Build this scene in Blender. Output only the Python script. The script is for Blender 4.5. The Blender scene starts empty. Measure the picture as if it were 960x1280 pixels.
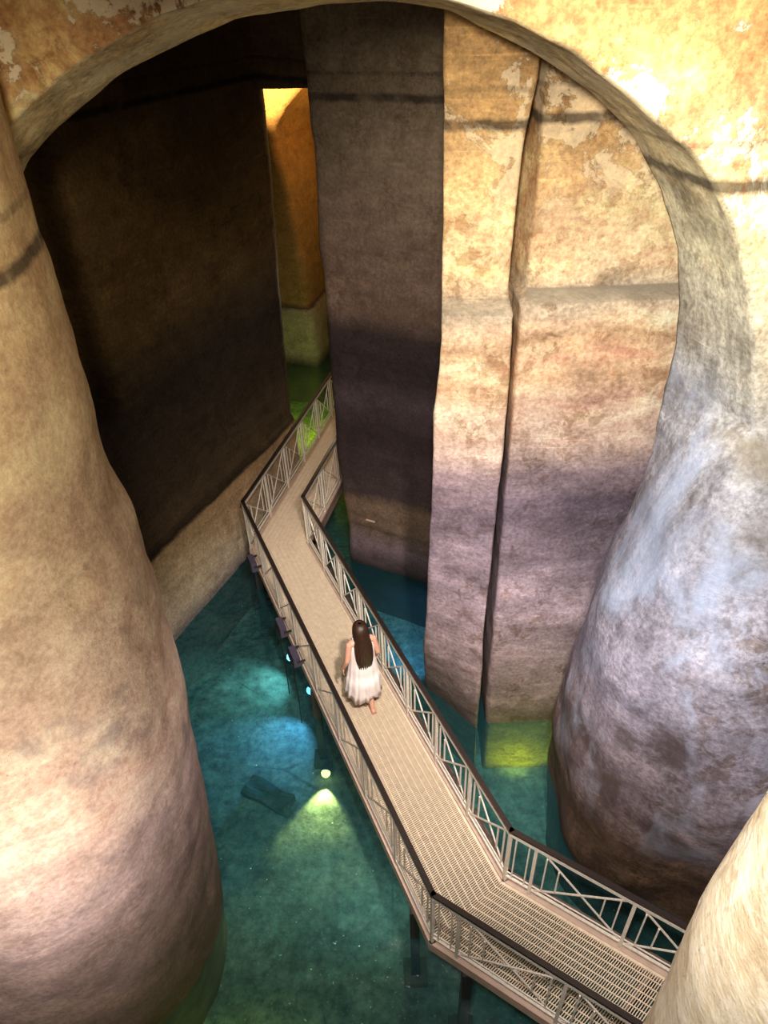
import bpy, bmesh, math, random
from mathutils import Vector, Matrix, noise

random.seed(7)
SC = bpy.context.scene
COL = SC.collection

# ------------------------------------------------------------------ camera
F_PX, CX, CY = 887.0, 480.0, 640.0
EYE = Vector((0, 0, 8.3))
down = Vector((528 - CX, 1820 - CY, F_PX)).normalized()      # nadir seen by the lens (x right, y down, z forward)
fwd = Vector((0, 0, 1))
hy = (fwd - down * fwd.dot(down)).normalized()
hx = hy.cross(-down)
ROT = Matrix((hx, hy, -down))                                # lens frame -> world
cam_d = bpy.data.cameras.new('camera')
cam = bpy.data.objects.new('camera', cam_d)
COL.objects.link(cam)
cam_d.sensor_fit = 'VERTICAL'
cam_d.sensor_height = 24
cam_d.lens = 24 * F_PX / 1280
cam_d.clip_start = 0.05
mw = Matrix((ROT.col[0], -ROT.col[1], -ROT.col[2])).transposed().to_4x4()
mw.translation = EYE
cam.matrix_world = mw
SC.camera = cam

# ------------------------------------------------------------------ world, exposure
SC.view_settings.view_transform = 'Standard'
SC.view_settings.look = 'None'
SC.view_settings.gamma = 1
SC.view_settings.use_curve_mapping = False
SC.view_settings.exposure = 0.0
world = bpy.data.worlds.new('world')
SC.world = world
world.use_nodes = True
world.node_tree.nodes['Background'].inputs[0].default_value = (1, .9, .8, 1)
world.node_tree.nodes['Background'].inputs[1].default_value = 0.01

# ------------------------------------------------------------------ lamps of the cistern (above and beside the frame), with added unseen fills
def spot(name, loc, target, power, color, angle=80, blend=.6, size=.12):
    d = bpy.data.lights.new(name, 'SPOT')
    d.energy = power; d.color = color; d.spot_size = math.radians(angle); d.spot_blend = blend
    d.shadow_soft_size = size
    o = bpy.data.objects.new(name, d)
    COL.objects.link(o)
    o.location = loc
    o.rotation_euler = (Vector(target) - Vector(loc)).to_track_quat('-Z', 'Y').to_euler()
    return o
def point(name, loc, power, color, size=.1):
    d = bpy.data.lights.new(name, 'POINT')
    d.energy = power; d.color = color; d.shadow_soft_size = size
    o = bpy.data.objects.new(name, d)
    COL.objects.link(o)
    o.location = loc
    return o

WARM = (1, .80, .55)
NEUT = (1, .90, .80)
spot('spot_arch', (1.9, 2.6, 9.2), (2.3, 5.0, 7.2), 340, (1, .88, .68), 120, .8, .12)
spot('spot_hall', (.1, 1.3, 8.5), (1.8, 6.8, 4.6), 2300, (1, .93, .84), 74, .8, .18)
spot('spot_walkway', (.9, 1.4, 8.6), (-.3, 6.8, 0), 3700, NEUT, 44, .7, .15)
spot('spot_left_pillar', (-1.85, .8, 3.6), (-3.0, 3.0, 3.5), 340, (1, .89, .78), 150, .8, .2)
spot('spot_left_upper', (-.6, .6, 8.6), (-2.6, 4.0, 6.2), 560, (1, .86, .66), 70, .8, .2)
spot('spot_cool', (-1.7, 1.2, 6.3), (2.8, 5.3, 4.6), 720, (.58, .79, 1), 60, .8, .2)
spot('spot_near_pillar', (-.3, .1, 9.4), (1.5, 1.5, 4.5), 1300, (1, .95, .88), 60, .8, .2)
spot('fill_right_foot', (.2, .5, 8.7), (3.0, 3.9, .4), 2000, (1, .90, .80), 34, .9, .15)  # unseen fill, added to brighten the right pillar's lower front
spot('fill_left_foot', (-.8, .3, 6.0), (-2.7, 3.0, .2), 420, (1, .88, .78), 60, .9, .2)  # unseen fill, added so the left pillar stays bright to its base
point('lamp_far_bay', (.7, 19.3, 6.0), 300, (1, .62, .22), .15)
spot('fill_far_pillar', (-3.4, 17.6, 6.9), (-2.1, 19.5, 6.3), 3000, (1, .78, .42), 45, .8, .1)  # hidden spot added behind the left wall to brighten the far pillar's upper face
point('lamp_behind_pier', (-1.05, 15.5, 3.0), 55, WARM, .1)
point('lamp_left_wall', (-5.2, 7.4, 8.7), 90, WARM, .15)
spot('underwater_green_bay', (1.95, 6.15, -1.8), (1.95, 6.8, -1.3), 80, (1, .84, .0), 140, .5, .06)
point('underwater_green_far', (-1.7, 17.2, -1.1), 130, (1, .85, .02), .06)
point('underwater_green_left', (-1.95, 2.7, -1.6), 9, (1, .9, .05), .06)
spot('underwater_blue_pier', (.2, 8.2, -1.2), (.6, 9.5, -1.9), 150, (.2, .5, 1), 80, .6, .05)
spot('underwater_fill', (-.2, 4.4, -.95), (-.6, 5.4, -2), 14, (.6, .95, .9), 160, .8, .3)

# ------------------------------------------------------------------ materials
def srgb(r, g, b):
    f = lambda c: (c / 255 / 12.92) if c <= 10.3 else ((c / 255 + .055) / 1.055) ** 2.4
    return (f(r), f(g), f(b), 1)

class NT:
    def __init__(self, name):
        self.m = bpy.data.materials.new(name); self.m.use_nodes = True
        self.t = self.m.node_tree; self.n = self.t.nodes; self.l = self.t.links
        self.b = self.n['Principled BSDF']; self.out = self.n['Material Output']
    def node(self, typ, **kw):
        nd = self.n.new(typ)
        for k, v in kw.items():
            if isinstance(k, str) and hasattr(nd, k): setattr(nd, k, v)
        return nd
    def link(self, a, b): self.l.new(a, b)
    def noise(self, vec, scale, detail=5, rough=.6, dist=0):
        nd = self.n.new('ShaderNodeTexNoise')
        nd.inputs['Scale'].default_value = scale; nd.inputs['Detail'].default_value = detail
        nd.inputs['Roughness'].default_value = rough; nd.inputs['Distortion'].default_value = dist
        self.link(vec, nd.inputs['Vector']); return nd.outputs['Fac']
    def math(self, op, a, b=None, clamp=False):
        nd = self.n.new('ShaderNodeMath'); nd.operation = op; nd.use_clamp = clamp
        for i, v in enumerate((a, b)):
            if v is None: continue
            if isinstance(v, (int, float)): nd.inputs[i].default_value = v
            else: self.link(v, nd.inputs[i])
        return nd.outputs[0]
    def rng(self, v, a, b, c=0, d=1):
        nd = self.n.new('ShaderNodeMapRange'); nd.clamp = True
        self.link(v, nd.inputs[0])
        for i, q in enumerate((a, b, c, d)): nd.inputs[i + 1].default_value = q
        return nd.outputs[0]
    def mix(self, fac, a, b, blend='MIX'):
        nd = self.n.new('ShaderNodeMix'); nd.data_type = 'RGBA'; nd.blend_type = blend
        for s, v in ((nd.inputs[0], fac), (nd.inputs[6], a), (nd.inputs[7], b)):
            if isinstance(v, (int, float)): s.default_value = v
            elif isinstance(v, tuple): s.default_value = v
            else: self.link(v, s)
        return nd.outputs[2]
    def ramp(self, fac, stops):
        nd = self.n.new('ShaderNodeValToRGB'); e = nd.color_ramp.elements
        e[0].position, e[0].color = stops[0]; e[1].position, e[1].color = stops[-1]
        for p, c in stops[1:-1]:
            x = e.new(p); x.color = c
        self.link(fac, nd.inputs[0]); return nd.outputs[0]
    def scaled(self, vec, s):
        nd = self.n.new('ShaderNodeMapping'); nd.inputs['Scale'].default_value = s
        self.link(vec, nd.inputs[0]); return nd.outputs[0]
    def bump(self, h, strength, dist, normal=None):
        nd = self.n.new('ShaderNodeBump'); nd.inputs['Strength'].default_value = strength
        nd.inputs['Distance'].default_value = dist; self.link(h, nd.inputs['Height'])
        if normal: self.link(normal, nd.inputs['Normal'])
        return nd.outputs[0]

ZLO, ZHI = -2.5, 9.0
def rock(name, stops, warp=.5, wscale=.7, mottle=.35, flake=0.0, flake_col=(250, 236, 200), line=.8,
         strata=.3, vert=0.0, patch=None, patch_amt=.5, patch_z=(-3, 12), dust=.75, line_z=(7.12, 7.38), clouds=0.0, patch_scale=.95, patch2=None, blotch=.5):
    """cut rock and old plaster: colour bands by height, old water lines, blotches, tool marks, flaking"""
    T = NT(name)
    geo = T.node('ShaderNodeNewGeometry'); P = geo.outputs['Position']
    sep = T.node('ShaderNodeSeparateXYZ'); T.link(P, sep.inputs[0]); z = sep.outputs[2]
    big = T.noise(P, wscale, 6, .62)
    zz = T.math('ADD', z, T.math('MULTIPLY', T.math('SUBTRACT', big, .5), 2 * warp))
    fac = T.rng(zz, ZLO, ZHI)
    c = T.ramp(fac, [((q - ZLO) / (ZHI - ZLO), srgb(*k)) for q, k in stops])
    # horizontal strata
    wv = T.n.new('ShaderNodeTexNoise'); wv.inputs['Scale'].default_value = 1.3; wv.inputs['Detail'].default_value = 4; T.link(P, wv.inputs['Vector'])
    va = T.n.new('ShaderNodeVectorMath'); va.operation = 'MULTIPLY_ADD'; T.link(wv.outputs['Color'], va.inputs[0]); va.inputs[1].default_value = (.5, .5, .5); T.link(P, va.inputs[2])
    Q = va.outputs[0]
    st = T.noise(T.scaled(Q, (.5, .5, 3.6)), 1.5, 7, .7)
    c = T.mix(strata, c, T.ramp(st, [(.32, (.25, .21, .19, 1)), (.55, (.62, .6, .58, 1)), (.72, (1, .98, .95, 1))]), 'OVERLAY')
    m2 = T.noise(P, 3.2, 8, .68)
    c = T.mix(mottle, c, T.ramp(m2, [(.3, (.16, .13, .11, 1)), (.52, (.5, .5, .5, 1)), (.75, (.95, .92, .86, 1))]), 'OVERLAY')
    if clouds:
        cl = T.noise(T.scaled(Q, (1, 1, 1.9)), 1.1, 8, .66)
        c = T.mix(clouds, c, T.ramp(cl, [(.34, (.1, .08, .08, 1)), (.5, (.46, .45, .46, 1)), (.66, (.95, .92, .9, 1))]), 'OVERLAY')
    fine = T.noise(P, 22, 6, .7)
    c = T.mix(min(1, mottle * 1.3), c, T.ramp(fine, [(.36, (.22, .2, .19, 1)), (.5, (.5, .5, .5, 1)), (.64, (.8, .8, .8, 1))]), 'OVERLAY')
    bl = T.math('MULTIPLY', T.rng(T.noise(P, 5.5, 9, .7, .5), .5, .56), T.rng(T.noise(P, 1.2, 3), .42, .6))
    c = T.mix(T.math('MULTIPLY', bl, blotch), c, T.mix(1, c, (.52, .43, .33, 1), 'MULTIPLY'))
    mp = T.n.new('ShaderNodeMapping'); mp.inputs['Rotation'].default_value = (.5, .7, .3); mp.inputs['Scale'].default_value = (.8, .8, 30); T.link(P, mp.inputs[0])
    scr = T.math('MULTIPLY', T.rng(T.noise(mp.outputs[0], 1.3, 2, .4), .64, .70), T.rng(T.noise(P, 1.1, 3), .5, .62))
    c = T.mix(T.math('MULTIPLY', scr, .5), c, (.85, .83, .8, 1), 'OVERLAY')
    pit = T.math('MULTIPLY', T.rng(T.noise(P, 38, 3, .6), .62, .70), T.rng(T.noise(P, 1.4, 4), .45, .6))
    c = T.mix(T.math('MULTIPLY', pit, .45), c, srgb(96, 78, 62))
    if vert:
        vs = T.noise(T.scaled(P, (7, 7, .25)), 1.5, 5, .6)
        c = T.mix(vert, c, T.ramp(vs, [(.35, (.2, .18, .17, 1)), (.65, (.85, .85, .85, 1))]), 'OVERLAY')
    if patch:
        pm = T.rng(T.noise(P, patch_scale, 6, .6, .5), .54, .62)
        pm = T.math('MULTIPLY', pm, T.math('MULTIPLY', T.rng(z, patch_z[0], patch_z[0] + .4), T.rng(z, patch_z[1] - .4, patch_z[1], 1, 0)))
        c = T.mix(T.math('MULTIPLY', pm, patch_amt), c, srgb(*patch))
    if patch2:
        p2 = T.rng(T.noise(T.scaled(Q, (1, 1, .55)), 1.2, 7, .62, .6), .5, .66)
        p2 = T.math('MULTIPLY', p2, T.math('MULTIPLY', T.rng(z, .2, 1.2), T.rng(z, 4.8, 5.6, 1, 0)))
        c = T.mix(T.math('MULTIPLY', p2, .6), c, srgb(*patch2))
    h = T.math('ADD', T.math('MULTIPLY', m2, .6), T.math('MULTIPLY', fine, .25))
    if flake:
        fl = T.noise(P, 1.9, 10, .74, .4)
        fm = T.math('MULTIPLY', T.rng(fl, .515, .535), T.rng(zz, 6.2, 6.9))
        c = T.mix(T.math('MULTIPLY', fm, flake), c, srgb(*flake_col))
        h = T.math('SUBTRACT', h, T.math('MULTIPLY', fm, .35))
    if line:
        for zl, wd, am in ((line_z[0], .05, line), (line_z[1], .025, line * .5), (5.2, .03, line * .15)):
            wob = T.math('ADD', z, T.math('MULTIPLY', T.math('SUBTRACT', T.noise(P, 4, 4, .7), .5), .08))
            dd = T.math('ABSOLUTE', T.math('SUBTRACT', wob, zl))
            lm = T.rng(dd, wd * .5, wd * 1.3, 1, 0)
            lm = T.math('MULTIPLY', lm, T.rng(T.noise(P, 2.1, 4), .3, .5, .25, 1))
            c = T.mix(T.math('MULTIPLY', lm, am), c, srgb(38, 30, 22))
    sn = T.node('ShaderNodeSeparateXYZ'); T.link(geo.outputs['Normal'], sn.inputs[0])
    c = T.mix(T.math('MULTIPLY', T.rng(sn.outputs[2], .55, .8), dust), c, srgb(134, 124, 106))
    T.link(c, T.b.inputs['Base Color'])
    T.b.inputs['Roughness'].default_value = .82
    T.b.inputs['Specular IOR Level'].default_value = .25
    sc = T.noise(T.scaled(P, (1.2, 1.2, 14)), 2.0, 4, .6)
    h = T.math('ADD', h, T.math('MULTIPLY', sc, .1))
    T.link(T.bump(h, .55, .05), T.b.inputs['Normal'])
    return T.m

def plain(name, col, rough=.5, metal=0, spec=.5, var=.0, scale=30):
    T = NT(name)
    c = srgb(*col)
    if var:
        geo = T.node('ShaderNodeTexCoord')
        nz = T.noise(geo.outputs['Object'], scale, 4)
        T.link(T.mix(T.rng(nz, .3, .7), tuple(v * (1 - var) for v in c[:3]) + (1,), tuple(min(1, v * (1 + var)) for v in c[:3]) + (1,)), T.b.inputs['Base Color'])
    else:
        T.b.inputs['Base Color'].default_value = c
    T.b.inputs['Roughness'].default_value = rough
    T.b.inputs['Metallic'].default_value = metal
    T.b.inputs['Specular IOR Level'].default_value = spec
    return T.m

def glow(name, col, strength):
    T = NT(name)
    T.b.inputs['Base Color'].default_value = (*col, 1)
    T.b.inputs['Emission Color'].default_value = (*col, 1)
    T.b.inputs['Emission Strength'].default_value = strength
    return T.m

M = {}
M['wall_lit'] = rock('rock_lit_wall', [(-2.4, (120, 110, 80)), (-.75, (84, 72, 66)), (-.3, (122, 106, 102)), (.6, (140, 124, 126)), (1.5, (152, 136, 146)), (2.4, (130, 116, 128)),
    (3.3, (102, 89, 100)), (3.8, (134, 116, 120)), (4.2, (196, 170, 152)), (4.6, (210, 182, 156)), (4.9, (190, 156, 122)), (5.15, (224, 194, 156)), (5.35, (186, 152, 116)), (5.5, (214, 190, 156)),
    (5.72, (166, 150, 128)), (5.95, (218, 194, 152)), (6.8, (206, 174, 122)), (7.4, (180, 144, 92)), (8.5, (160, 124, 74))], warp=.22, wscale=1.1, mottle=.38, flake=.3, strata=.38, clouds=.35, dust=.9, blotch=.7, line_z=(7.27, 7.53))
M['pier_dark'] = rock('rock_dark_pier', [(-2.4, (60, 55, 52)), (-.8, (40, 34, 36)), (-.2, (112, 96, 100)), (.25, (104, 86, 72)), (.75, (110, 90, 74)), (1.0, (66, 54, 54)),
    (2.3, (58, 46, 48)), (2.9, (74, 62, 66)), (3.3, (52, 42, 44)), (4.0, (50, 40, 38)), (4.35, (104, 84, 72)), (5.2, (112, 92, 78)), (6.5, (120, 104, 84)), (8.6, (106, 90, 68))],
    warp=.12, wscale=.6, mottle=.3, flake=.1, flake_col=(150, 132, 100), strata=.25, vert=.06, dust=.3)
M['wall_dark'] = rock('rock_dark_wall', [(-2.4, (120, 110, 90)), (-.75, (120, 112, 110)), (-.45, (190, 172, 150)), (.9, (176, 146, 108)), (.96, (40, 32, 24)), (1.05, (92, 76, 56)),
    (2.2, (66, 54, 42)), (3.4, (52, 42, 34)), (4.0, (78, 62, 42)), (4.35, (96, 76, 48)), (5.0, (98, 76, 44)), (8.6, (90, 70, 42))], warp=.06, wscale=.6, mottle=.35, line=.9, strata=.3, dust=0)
M['pillar_left'] = rock('rock_left_pillar', [(-2.4, (84, 84, 52)), (-.9, (96, 80, 64)), (.4, (134, 116, 104)), (1.4, (146, 126, 122)), (2.4, (178, 156, 154)), (3.4, (212, 188, 170)),
    (5.0, (196, 174, 148)), (6.0, (200, 176, 140)), (7.0, (200, 174, 130)), (8.6, (190, 158, 106))], warp=.8, wscale=.5, mottle=.27, strata=.12, clouds=.3, blotch=.28, patch=(112, 96, 102), patch_amt=.5, patch_z=(-2, 4.8))
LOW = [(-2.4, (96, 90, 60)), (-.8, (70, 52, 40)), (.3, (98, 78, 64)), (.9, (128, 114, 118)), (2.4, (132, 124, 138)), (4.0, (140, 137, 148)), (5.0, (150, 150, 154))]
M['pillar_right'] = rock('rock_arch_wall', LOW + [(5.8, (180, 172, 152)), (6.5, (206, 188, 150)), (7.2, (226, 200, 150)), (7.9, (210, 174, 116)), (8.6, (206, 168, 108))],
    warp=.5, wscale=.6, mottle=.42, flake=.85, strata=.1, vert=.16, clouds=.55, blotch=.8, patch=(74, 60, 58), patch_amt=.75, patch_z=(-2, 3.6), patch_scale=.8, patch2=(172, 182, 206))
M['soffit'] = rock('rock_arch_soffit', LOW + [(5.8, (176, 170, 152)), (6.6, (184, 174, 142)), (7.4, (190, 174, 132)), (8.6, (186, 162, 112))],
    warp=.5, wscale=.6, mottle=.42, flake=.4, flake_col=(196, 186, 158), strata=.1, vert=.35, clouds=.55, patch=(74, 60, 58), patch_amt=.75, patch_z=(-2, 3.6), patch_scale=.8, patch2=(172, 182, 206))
M['pillar_near'] = rock('rock_near_pillar', [(-2.4, (150, 140, 120)), (2, (206, 194, 176)), (4.5, (222, 210, 188)), (8.6, (220, 200, 160))], warp=.5, mottle=.18, strata=.25, vert=.2)
M['wall_far'] = rock('rock_far_wall', [(-2.4, (90, 80, 60)), (-.8, (40, 34, 30)), (-.4, (120, 112, 96)), (.9, (128, 116, 96)), (.95, (60, 48, 34)), (1.1, (120, 92, 52)), (4, (126, 92, 46)), (5.2, (130, 90, 42)), (8.6, (170, 130, 70))],
    warp=.1, mottle=.3, strata=.2)
M['ceiling'] = rock('rock_ceiling', [(-2.4, (120, 100, 70)), (8.6, (120, 98, 66))], line=0, mottle=.3)

def floor_mat():
    T = NT('pool_floor_slime')
    geo = T.node('ShaderNodeNewGeometry'); P = geo.outputs['Position']
    a = T.noise(P, 1.1, 7, .65); b = T.noise(P, 6, 8, .75)
    c = T.ramp(a, [(.3, srgb(84, 90, 84)), (.5, srgb(128, 134, 120)), (.7, srgb(168, 170, 152))])
    c = T.mix(.6, c, T.ramp(b, [(.36, (.12, .12, .12, 1)), (.5, (.5, .5, .5, 1)), (.64, (.92, .92, .9, 1))]), 'OVERLAY')
    c = T.mix(T.rng(T.noise(P, 30, 3, .5), .66, .72, 0, .6), c, srgb(206, 206, 190))
    vor = T.node('ShaderNodeTexVoronoi'); vor.feature = 'DISTANCE_TO_EDGE'; vor.inputs['Scale'].default_value = .55
    T.link(T.scaled(P, (1, 1, 0)), vor.inputs['Vector'])
    cr = T.rng(vor.outputs['Distance'], .003, .010, .5, 0)
    c = T.mix(T.math('MULTIPLY', cr, T.rng(a, .5, .62)), c, srgb(34, 38, 34))
    T.link(c, T.b.inputs['Base Color']); T.b.inputs['Roughness'].default_value = .9
    T.link(T.bump(b, .5, .04), T.b.inputs['Normal'])
    return T.m
M['floor'] = floor_mat()

def water_mat():
    T = NT('clear_teal_water')
    geo = T.node('ShaderNodeNewGeometry'); P = geo.outputs['Position']
    w = T.math('ADD', T.noise(P, 2.2, 3, .5, .4), T.math('MULTIPLY', T.noise(P, 11, 2, .5), .3))
    nrm = T.bump(w, .7, .2)
    tr = T.node('ShaderNodeBsdfTransparent'); tr.inputs[0].default_value = (.36, .63, .67, 1)
    df = T.node('ShaderNodeBsdfDiffuse'); df.inputs[0].default_value = (.04, .20, .24, 1)
    gl = T.node('ShaderNodeBsdfGlossy'); gl.inputs['Roughness'].default_value = .03; gl.inputs[0].default_value = (1, 1, 1, 1)
    T.link(nrm, gl.inputs['Normal'])
    fr = T.node('ShaderNodeFresnel'); fr.inputs[0].default_value = 1.33; T.link(nrm, fr.inputs['Normal'])
    m1 = T.node('ShaderNodeMixShader'); m1.inputs[0].default_value = .12
    T.link(tr.outputs[0], m1.inputs[1]); T.link(df.outputs[0], m1.inputs[2])
    m2 = T.node('ShaderNodeMixShader'); T.link(fr.outputs[0], m2.inputs[0])
    T.link(m1.outputs[0], m2.inputs[1]); T.link(gl.outputs[0], m2.inputs[2])
    T.link(m2.outputs[0], T.out.inputs['Surface'])
    return T.m
M['water'] = water_mat()
M['steel'] = plain('painted_rail_steel', (228, 218, 206), .42, .1, var=.15)
M['handrail'] = plain('dark_handrail', (46, 36, 34), .38, .2, var=.2)
M['grate'] = plain('galvanised_grating', (226, 206, 182), .55, .1, var=.12, scale=14)
M['beam'] = plain('pale_edge_channel', (200, 172, 156), .55, .1, var=.12, scale=8)
M['toe'] = plain('brown_toe_channel', (96, 78, 72), .6, .1, var=.15)
M['post'] = plain('dark_support_steel', (52, 48, 46), .6, .3, var=.25)
M['footing'] = plain('silted_footing', (92, 82, 64), .9, var=.3, scale=9)
M['rubble'] = plain('dark_wet_stone', (84, 92, 84), .85, var=.35, scale=7)
M['housing'] = plain('lamp_housing_violet_grey', (84, 76, 96), .45, .3, var=.15)
M['black'] = plain('black_rubber', (22, 20, 20), .55)
M['skin'] = plain('skin', (214, 160, 136), .55, var=.05, scale=20)
M['sandal'] = plain('tan_sandal', (188, 140, 112), .6)

# ------------------------------------------------------------------ helpers
def tag(o, label=None, cat=None, group=None, kind=None):
    for k, v in (('label', label), ('category', cat), ('group', group), ('kind', kind)):
        if v: o[k] = v
    return o
def mesh_obj(name, verts, faces, mat, parent=None, smooth=False):
    me = bpy.data.meshes.new(name)
    me.from_pydata([tuple(v) for v in verts], [], faces)
    me.materials.append(mat)
    if smooth: me.polygons.foreach_set('use_smooth', [True] * len(me.polygons))
    me.update()
    o = bpy.data.objects.new(name, me)
    COL.objects.link(o)
    if parent: o.parent = parent
    return o
def link_mesh(name, me, parent, matrix=None):
    o = bpy.data.objects.new(name, me)
    COL.objects.link(o); o.parent = parent
    if matrix is not None: o.matrix_local = matrix
    return o
def empty(name, loc=(0, 0, 0), rz=0):
    o = bpy.data.objects.new(name, None)
    COL.objects.link(o); o.location = loc; o.rotation_euler = (0, 0, rz); o.empty_display_size = .1
    return o
BOXF = [(0, 3, 2, 1), (4, 5, 6, 7), (0, 1, 5, 4), (1, 2, 6, 5), (2, 3, 7, 6), (3, 0, 4, 7)]
class MB:
    def __init__(self): self.v = []; self.f = []
    def bar(self, a, b, w, h, up=Vector((0, 0, 1))):
        """box of width w and height h from a to b"""
        a = Vector(a); b = Vector(b); d = (b - a).normalized()
        s = d.cross(up)
        if s.length < 1e-4: s = Vector((1, 0, 0))
        s.normalize(); u = s.cross(d).normalized()
        n = len(self.v)
        for p in (a, b):
            for q, r in ((-1, -1), (1, -1), (1, 1), (-1, 1)):
                self.v.append(p + s * (q * w / 2) + u * (r * h / 2))
        self.f += [tuple(n + i for i in fc) for fc in BOXF]
        return self
    def tube(self, pts, rads, seg=10, cap=True):
        pts = [Vector(p) for p in pts]
        if isinstance(rads, (int, float)): rads = [rads] * len(pts)
        n0 = len(self.v); ref = None
        for i, p in enumerate(pts):
            d = (pts[min(i + 1, len(pts) - 1)] - pts[max(i - 1, 0)]).normalized()
            if ref is None: ref = d.orthogonal().normalized()
            ref = (ref - d * ref.dot(d)).normalized(); o2 = d.cross(ref)
            for k in range(seg):
                a = 2 * math.pi * k / seg
                self.v.append(p + (ref * math.cos(a) + o2 * math.sin(a)) * rads[i])
        for i in range(len(pts) - 1):
            for k in range(seg):
                k2 = (k + 1) % seg
                self.f.append((n0 + i * seg + k, n0 + i * seg + k2, n0 + (i + 1) * seg + k2, n0 + (i + 1) * seg + k))
        if cap:
            self.f.append(tuple(n0 + k for k in reversed(range(seg))))
            e = n0 + (len(pts) - 1) * seg
            self.f.append(tuple(e + k for k in range(seg)))
        return self
    def ball(self, c, r, seg=14, rings=9, m=None):
        c = Vector(c); r = Vector(r) if not isinstance(r, (int, float)) else Vector((r, r, r))
        n0 = len(self.v)
        def P(th, ph):
            q = Vector((math.sin(th) * math.cos(ph) * r.x, math.sin(th) * math.sin(ph) * r.y, math.cos(th) * r.z))
            return c + (m @ q if m else q)
        self.v.append(P(0, 0))
        for i in range(1, rings):
            for k in range(seg): self.v.append(P(math.pi * i / rings, 2 * math.pi * k / seg))
        self.v.append(P(math.pi, 0)); last = len(self.v) - 1
        for k in range(seg):
            k2 = (k + 1) % seg
            self.f.append((n0, n0 + 1 + k, n0 + 1 + k2))
            self.f.append((last, last - seg + k2, last - seg + k))
            for i in range(rings - 2):
                a = n0 + 1 + i * seg
                self.f.append((a + k, a + seg + k, a + seg + k2, a + k2))
        return self
    def build(self, name, mat, parent=None, smooth=False): return mesh_obj(name, self.v, self.f, mat, parent, smooth)
    def mesh(self, name, mat):
        me = bpy.data.meshes.new(name); me.from_pydata([tuple(v) for v in self.v], [], self.f); me.materials.append(mat); me.update(); return me

def lerp(a, b, t): return a + (b - a) * t
def interp(tab, x):
    if x <= tab[0][0]: return tab[0][1]
    for (x0, y0), (x1, y1) in zip(tab, tab[1:]):
        if x <= x1:
            t = (x - x0) / (x1 - x0)
            if isinstance(y0, (int, float)): return lerp(y0, y1, t)
            return [tuple(lerp(p, q, t) for p, q in zip(a, b)) for a, b in zip(y0, y1)]
    return tab[-1][1]
def resample(pts, n, closed):
    """n points evenly along a polyline"""
    P = [Vector(p) for p in pts]
    if closed: P = P + [P[0]]
    L = [0]
    for a, b in zip(P, P[1:]): L.append(L[-1] + (b - a).length)
    out = []
    m = n if closed else n - 1
    j = 0
    for i in range(n):
        s = L[-1] * i / m
        while j < len(P) - 2 and L[j + 1] < s: j += 1
        t = (s - L[j]) / max(1e-9, L[j + 1] - L[j])
        out.append(P[j].lerp(P[j + 1], min(1, t)))
    return out
def smooth_row(row, it, closed):
    n = len(row)
    for _ in range(it):
        new = []
        for i in range(n):
            if not closed and i in (0, n - 1): new.append(row[i]); continue
            new.append(row[i] * .5 + (row[i - 1] + row[(i + 1) % n]) * .25)
        row = new
    return row
def roughen(verts, nrm, amp, seed, fine=.25):
    for i, v in enumerate(verts):
        q = v + Vector((seed * 7.3, seed * 3.1, seed))
        a = noise.noise(q * .75) + .5 * noise.noise(q * 1.7) + fine * noise.noise(q * 4.5)
        verts[i] = v + nrm[i] * (a * amp)
def solid(name, mat, levels, n=110, dz=.1, zr=(-2.4, 10.4), it=2, amp=.05, seed=1, fine=.25, corner_counts=True):
    """closed footprint lofted through heights: levels = [(z, [(x, y), ...]), ...] with equal point counts"""
    z0, z1 = zr
    nz = int((z1 - z0) / dz) + 1
    k = len(levels[0][1])
    ref = max(levels, key=lambda l: sum((Vector(a) - Vector(b)).length for a, b in zip(l[1], l[1][1:] + l[1][:1])))[1]
    seglen = [(Vector(a) - Vector(b)).length for a, b in zip(ref, ref[1:] + ref[:1])]
    tot = sum(seglen)
    cnt = [max(2, round(n * s / tot)) for s in seglen]
    rows = []
    zrows = [lerp(z0, z1, i / (nz - 1)) for i in range(nz)]
    lz = [l[0] for l in levels if z0 < l[0] < z1]
    zrows = sorted([z for z in zrows if all(abs(z - q) > dz * .3 for q in lz)] + lz + [z for z in (z0, z1) if any(abs(z - q) <= dz * .3 for q in lz)])
    nz = len(zrows)
    for z in zrows:
        fp = interp(levels, z)
        row = []
        for j in range(k):
            a = Vector(fp[j]).to_2d(); b = Vector(fp[(j + 1) % k]).to_2d()
            for c in range(cnt[j]): row.append(a.lerp(b, c / cnt[j]))
        row = smooth_row(row, it, True)
        rows.append([Vector((p.x, p.y, z)) for p in row])
    w = len(rows[0])
    verts = [p for r in rows for p in r]
    faces = [(i * w + j, i * w + (j + 1) % w, (i + 1) * w + (j + 1) % w, (i + 1) * w + j) for i in range(nz - 1) for j in range(w)]
    faces.append(tuple(reversed(range(w)))); faces.append(tuple((nz - 1) * w + j for j in range(w)))
    me = bpy.data.meshes.new('tmp'); me.from_pydata(verts, [], faces); me.update()
    nr = [v.normal.copy() for v in me.vertices]
    bpy.data.meshes.remove(me)
    for r in (0, nz - 1):
        for j in range(w): nr[r * w + j] = Vector((nr[r * w + j].x, nr[r * w + j].y, 0))
    area = sum(rows[0][j].x * rows[0][(j + 1) % w].y - rows[0][(j + 1) % w].x * rows[0][j].y for j in range(w))
    if area < 0: faces = [tuple(reversed(f)) for f in faces]; nr = [-q for q in nr]
    roughen(verts, nr, amp, seed, fine)
    return mesh_obj(name, verts, faces, mat, None, True)

WATER_Z, FLOOR_Z = -.8, -2.0

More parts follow.
